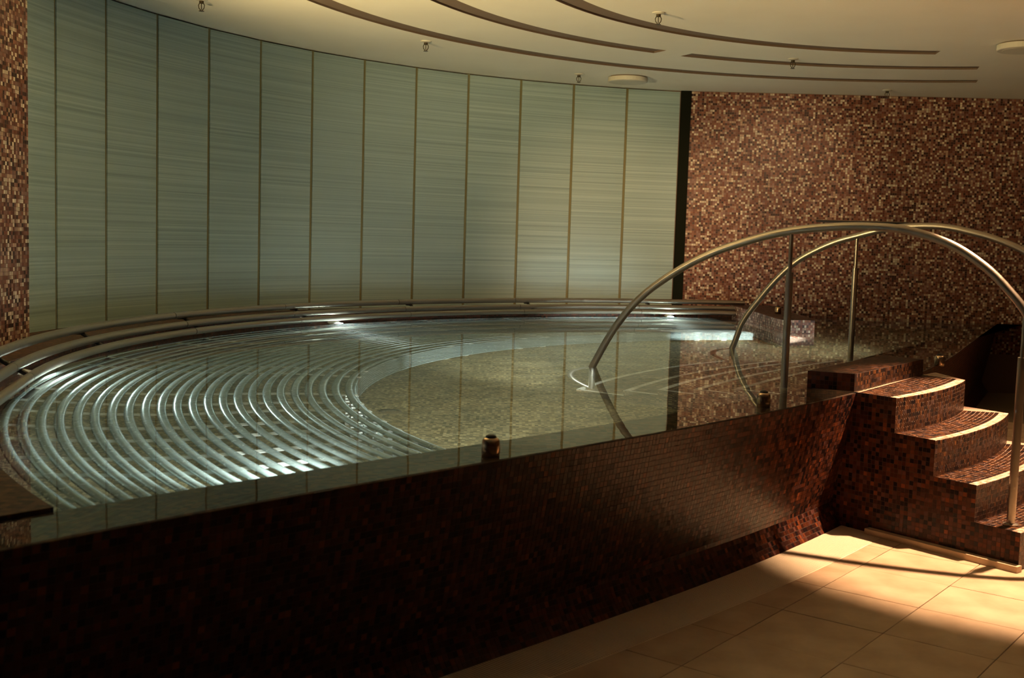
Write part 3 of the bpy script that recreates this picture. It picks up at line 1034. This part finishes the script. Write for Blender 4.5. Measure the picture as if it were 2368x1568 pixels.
# ------------------------------------------------------------------ backrest rails above the water
backrest = empty('backrest_rail', (K[0], K[1], LEDGE_Z), 'three stacked curved steel tubes forming a backrest below the glass wall', 'backrest')
J_old = JOINTS
JOINTS = [96.0, 108.5, 122.67, 136.84, 151.0, 165.2, 179.3, 193.5, 207.7, 221.9]
for R, z, rad in ((5.44, .866, .0235), (5.35, .812, .0225), (5.28, .768, .0225)):
    ring_tubes(R, z, backrest, 'rail', rad, M['steel'], 205, 193.4)
for ja in JOINTS[1:-2]:
    for da in (-1.6,):
        a = ja + da
        c, s = math.cos(R_(a)), math.sin(R_(a))
        pth = [((5.28) * c, 5.28 * s, .745), (5.36 * c, 5.36 * s, .79), (5.45 * c, 5.45 * s, .842), (5.50 * c, 5.50 * s, .842)]
        o = tube_obj('bracket', pth, .012, M['black']); o.parent = backrest; o.location = (0, 0, -LEDGE_Z)
        for R, z in ((5.44, .866), (5.35, .812), (5.28, .768)):
            aj = ja
            pth = [(R * math.cos(R_(q)), R * math.sin(R_(q)), z) for q in (aj - .06, aj + .06)]
            o = tube_obj('joint_ring', pth, .019, M['black'], None, 10); o.parent = backrest; o.location = (0, 0, -LEDGE_Z)
JOINTS = J_old

# ------------------------------------------------------------------ handrails
def handrail(E, prof, posts, label, below):
    hr = empty('handrail', (*(E + EB * 1.2), RIM_Z), label, 'handrail', 'arched steel handrails over the pool entry')
    def P3(s, z): q = E + EB * s; return (q[0], q[1], z)
    pth = catmull(below + prof, 6)
    tube_obj('arch_tube', [P3(s, z) for s, z in pth], .021, M['steel'], hr, 16)
    for s, z0, z1, pin in posts:
        if pin > 0:
            tube_obj('post', [P3(s, z0), P3(s, (z0 + z1) / 2), P3(s, z1 - pin)], .0195, M['steel'], hr, 14)
            tube_obj('post_pin', [P3(s, z1 - pin - .01), P3(s, z1 - pin / 2), P3(s, z1)], .0105, M['steel'], hr, 12)
        else:
            tube_obj('post', [P3(s, z0), P3(s, (z0 + z1) / 2), P3(s, z1)], .0195, M['steel'], hr, 14)
        q = P3(s, z0)
        v, f = lathe([(.0, 0), (.036, 0), (.036, .006), (.020, .010)], 18)
        mesh_obj('foot_flange', [(x + q[0], y + q[1], z + q[2]) for x, y, z in v], f, M['steel'], hr)
    return hr
below = [(.0, -.16), (-.07, -.05), (-.135, .12), (-.15, .32), (-.11, .52)]
handrail(E1, [(0, .72), (.14, .955), (.30, 1.14), (.52, 1.30), (.75, 1.418), (1.0, 1.502), (1.2, 1.548), (1.41, 1.572), (1.61, 1.578), (1.8, 1.563), (2.01, 1.5), (2.18, 1.395), (2.30, 1.28), (2.38, 1.18), (2.47, 1.02), (2.52, .86), (2.53, .74)],
         [(0.0, -.18, .72, 0), (1.20, .70, 1.55, .22), (2.37, .18, 1.20, .22)], 'nearer arched steel handrail with posts on the rim and the lowest step', below)
E2 = np.array([1.59, 8.25])
handrail(E2, [(0, .72), (.07, .91), (.18, 1.07), (.33, 1.25), (.48, 1.38), (.69, 1.49), (.86, 1.545), (1.07, 1.60), (1.24, 1.62), (1.43, 1.62), (1.62, 1.585), (1.78, 1.54), (1.93, 1.475), (2.15, 1.33), (2.32, 1.15), (2.42, .95), (2.45, .80)],
         [(0.0, -.18, .72, 0), (.87, .54, 1.55, .22), (2.30, 0.0, 1.18, .22)], 'farther arched steel handrail, behind the threshold block', below)

# ------------------------------------------------------------------ rim push buttons
def button(loc_, label, r=.031, h=.074):
    b = empty('push_button', loc_, label, 'push button', 'steel push buttons around the pool')
    v, f = lathe([(r * .98, 0), (r * 1.04, h * .25), (r * 1.04, h * .55), (r * .97, h * .82), (r * .80, h * .93)], 22)
    mesh_obj('body', [(x + loc_[0], y + loc_[1], z + loc_[2]) for x, y, z in v], f, M['brass'], b, smooth=True)
    v, f = lathe([(r * .62, h * .93), (r * .58, h * 1.02), (r * .30, h * 1.08)], 18)
    mesh_obj('cap', [(x + loc_[0], y + loc_[1], z + loc_[2]) for x, y, z in v], f, M['black'], b, smooth=True)
def rim_near(pt):
    a = (np.array(pt) - RO) @ rt_
    return a
def un(u, v, z):
    """photo pixel to the point of the horizontal plane z it lies on"""
    d = r2 * ((u - IMG_W / 2) / F_PX) - u2 * ((v - IMG_H / 2) / F_PX) + fw
    t = (z - CAM_H) / d.z
    return np.array([d.x * t, d.y * t])
for (u, v), lb in (((1134, 1058), 'bronze-coloured push button on the near rim, left of the handrails'),
                   ((1765, 942), 'bronze-coloured push button on the rim beside the entry steps'),
                   ((2172, 846), 'bronze-coloured push button on the rim right of the threshold block')):
    q = un(u, v, RIM_Z)
    button((q[0], q[1], RIM_Z), lb)
button((2.45, 10.6, .838), 'small push button on top of the far lounger end wall', .028, .07)

# ------------------------------------------------------------------ ceiling sprinklers and disc lamps
def sprinkler(p, label):
    s = empty('ceiling_sprinkler', (p[0], p[1], H_CEIL), label, 'sprinkler', 'sprinkler heads in the cream ceiling')
    o3 = lambda vs_: [(x + p[0], y + p[1], H_CEIL - z) for x, y, z in vs_]
    v, f = lathe([(.045, 0), (.043, .006), (.020, .012)], 20); mesh_obj('escutcheon', o3(v), [q[::-1] for q in f], M['disc'], s)
    v, f = lathe([(.016, .010), (.016, .026), (.012, .030)], 14); mesh_obj('body', o3(v), [q[::-1] for q in f], M['sprinkler'], s)
    for sx in (-1, 1):
        tube_obj('frame_arm', [(p[0] + sx * x, p[1], H_CEIL - z) for x, z in ((.013, .026), (.021, .042), (.018, .060), (.004, .078))], .0032, M['sprinkler'], s, 8)
    tube_obj('bulb', [(p[0], p[1], H_CEIL - .030), (p[0], p[1], H_CEIL - .072)], .003, M['sprinkler'], s, 8)
    v, f = lathe([(.004, .076), (.019, .080), (.019, .082)], 14); mesh_obj('deflector', o3(v), [q[::-1] for q in f], M['sprinkler'], s)
for (u, v), lb in (((466, -2), 'sprinkler head nearest the left glass panels, cut by the top of the picture'),
                   ((985, 95), 'sprinkler head just below the outermost ceiling slot, above the middle glass panels'),
                   ((1339, 171), 'sprinkler head left of the flat disc lamp near the glass wall'),
                   ((1523, 29), 'large sprinkler head inside the innermost ceiling slot'),
                   ((1834, 136), 'sprinkler head between the two right ceiling slots'),
                   ((2052, 208), 'small sprinkler head close to the top of the mosaic back wall')):
    sprinkler(un(u, v, H_CEIL), lb)
def disc_lamp(p, label, r=.19):
    s = empty('disc_lamp', (p[0], p[1], H_CEIL), label, 'ceiling lamp', 'flat round ceiling lamps')
    o3 = lambda vs_: [(x + p[0], y + p[1], H_CEIL - z) for x, y, z in vs_]
    v, f = lathe([(r * .90, 0), (r * .90, .012)], 40); mesh_obj('base', o3(v), [q[::-1] for q in f], M['slot'], s)
    v, f = lathe([(r, .010), (r, .048), (r * .97, .052)], 40); mesh_obj('drum', o3(v), [q[::-1] for q in f], M['disc'], s)
    v, f = lathe([(r * .80, .0521), (r * .78, .0540), (r * .30, .0545)], 40); mesh_obj('cover', o3(v), [q[::-1] for q in f], M['disc'], s)
disc_lamp(un(1452, 178, H_CEIL), 'flat round lamp on the ceiling near the glass wall')
disc_lamp(un(2368, 101, H_CEIL), 'flat round ceiling lamp cut by the right edge of the picture')

# waterfall slot in the back wall
def un_back(u, v):
    d = r2 * ((u - IMG_W / 2) / F_PX) - u2 * ((v - IMG_H / 2) / F_PX) + fw
    t = 12.2416 / (d.y + .0515 * d.x)
    return np.array([d.x * t, d.y * t, CAM_H + d.z * t])
qa, qb = un_back(1888, 511), un_back(2100, 518)
zs = (qa[2] + qb[2]) / 2
slot = empty('spout_slot', (qa[0], qa[1], zs), 'narrow dark horizontal spout slot in the mosaic back wall', 'spout')
def wslab(x0, x1, z0, z1, d0, d1):
    n = WB_N
    V = []
    for d in (d0, d1):
        for x, z in ((x0, z0), (x1, z0), (x1, z1), (x0, z1)):
            V.append((x + n[0] * d, wall_back_y(x) + n[1] * d, z))
    return V, [(0, 3, 2, 1), (4, 5, 6, 7), (0, 1, 5, 4), (1, 2, 6, 5), (2, 3, 7, 6), (3, 0, 4, 7)]
v, f = wslab(qa[0], qb[0], zs - .012, zs + .010, .0, .008); mesh_obj('slot_shade', v, f, M['black'], slot)  # solid slab; the recess's shade is put into its black colour
v, f = wslab(qa[0] - .01, qb[0] + .01, zs + .010, zs + .016, .0, .03); mesh_obj('lip', v, f, M['slot'], slot)

# ------------------------------------------------------------------ underwater lamps
def uw_lamp(p, direction, label, power, spread=150, r=.045, lens=True, blend=.6):
    d = Vector(direction).normalized()
    L_ = empty('underwater_lamp', tuple(p), label, 'lamp', 'round underwater lamps in the pool')
    q = Vector((0, 0, 1)).rotation_difference(d).to_matrix()
    def place(vs_): return [tuple(q @ Vector(a) + Vector(p)) for a in vs_]
    v, f = lathe([(r * 1.2, -.07), (r * 1.2, 0), (r * 1.35, 0), (r * 1.35, .010), (r * 1.05, .016), (r * 1.0, .010)], 24); mesh_obj('trim_ring', place(v), f, M['steel_bar'], L_)
    v, f = lathe([(r, .009), (r * .88, .020), (r * .55, .029), (r * .2, .032)], 24); mesh_obj('lens', place(v), f, M['lens'], L_)
    lp = Vector(p) + d * .045
    light('underwater_beam', 'SPOT', lp, power, COOL, r * .7, lp + d, spread, blend)
for a, lb in ((187.3, 'bright underwater lamp below the left end of the backrest rails'),
              (145.0, 'bright underwater lamp in the bench wall below the middle glass panels'),
              (104.6, 'bright underwater lamp at the far right end of the lounger')):
    p = polK(5.385, a, .688)
    c = polK(0, 0)
    d = np.array([K[0] - p[0], K[1] - p[1], -.9])
    uw_lamp(p, d, lb, 55, 165, .034)
# lamps in the inner face of the rim wall
for a, z, pw, lb in ((-.65, .45, 60, 'underwater lamp in the rim wall facing the lounger'),
                     (-2.1, .60, 95, 'underwater lamp in the rim wall above the near end of the lounger'),  # unseen, added to brighten the lounger's bars and tubes
                     (4.75, .40, 90, 'underwater lamp in the rim wall right of the steps')):
    P, N_ = rim_pt(np.array(a), -RIM_W - .004)
    uw_lamp((P[0], P[1], z), (-N_[0], -N_[1], -.05), lb, pw, 130)
# unseen narrow lamps added in the rim wall to brighten the lounger's inner tubes
for a, ang, pw, lb in ((-1.0, 197.0, 320, 'narrow underwater lamp in the rim wall nearest the lounger bend'),
                       (-.3, 146.0, 1100, 'narrow underwater lamp in the rim wall left of the submerged steps'),
                       (3.9, 106.0, 3200, 'narrow underwater lamp in the rim wall behind the threshold block')):
    P, N_ = rim_pt(np.array(a), -RIM_W - .004)
    t = polK(3.80, ang, .15)
    uw_lamp((P[0], P[1], .30), (t[0] - P[0], t[1] - P[1], t[2] - .30), lb, pw, 34, blend=.6)
# jet in the pool floor
jp = (-.63, 6.0, POOL_Z)
jet = empty('floor_jet', jp, 'round steel jet in the pool floor near the lounger', 'jet')
v, f = lathe([(.06, 0), (.06, .012), (.045, .016), (.042, .006)], 28); mesh_obj('ring', [(x + jp[0], y + jp[1], z + jp[2]) for x, y, z in v], f, M['steel'], jet)
v, f = lathe([(.03, .004), (.03, .02), (.012, .026)], 16); mesh_obj('nozzle', [(x + jp[0], y + jp[1], z + jp[2]) for x, y, z in v], f, M['steel'], jet)

# ------------------------------------------------------------------ fittings of the lamps above, outside the picture
def downlight(p, label):
    s = empty('ceiling_downlight', (p[0], p[1], H_CEIL), label, 'downlight', 'recessed ceiling downlights')
    v, f = lathe([(.075, 0), (.075, .008), (.055, .010)], 24)
    V = []; F = []
    seg = 24
    for r, z in ((.075, 0), (.075, .008), (.052, .010), (.052, -.03)):
        for k in range(seg):
            a = 2 * pi * k / seg; V.append((p[0] + r * math.cos(a), p[1] + r * math.sin(a), H_CEIL - z))
    for i in range(3):
        for k in range(seg): F.append((i * seg + (k + 1) % seg, i * seg + k, (i + 1) * seg + k, (i + 1) * seg + (k + 1) % seg))
    mesh_obj('trim_ring', V, F, M['white'], s)
downlight(STEP_LAMP, 'recessed ceiling downlight above the entry steps')
downlight(ADDED_SIDE_LAMP, 'recessed ceiling downlight right of the entry steps')
for (l, t, e, a, c), lb in zip(ADDED_WASH, ('recessed ceiling downlight above the near part of the pool', 'recessed ceiling downlight above the middle of the pool', 'recessed ceiling downlight above the pool, nearest the mosaic back wall')):
    downlight(l, lb)  # fittings made up for the added wash spots
up_l = empty('added_uplighter', ADDED_UPLIGHT, 'wall uplighter on the left mosaic wall', 'wall lamp')
v, f = lathe([(.03, -.10), (.10, -.02), (.12, .02), (.11, .02), (.05, -.06)], 24)
mesh_obj('bowl', [(x + ADDED_UPLIGHT[0], y + ADDED_UPLIGHT[1], z + ADDED_UPLIGHT[2]) for x, y, z in v], f, M['white'], up_l)
tube_obj('arm', [(ADDED_UPLIGHT[0], ADDED_UPLIGHT[1], ADDED_UPLIGHT[2] - .09), (ADDED_UPLIGHT[0] - .2, ADDED_UPLIGHT[1] - .05, ADDED_UPLIGHT[2] - .09), (ADDED_UPLIGHT[0] - .33, ADDED_UPLIGHT[1] - .08, ADDED_UPLIGHT[2] - .09)], .012, M['steel'], up_l)
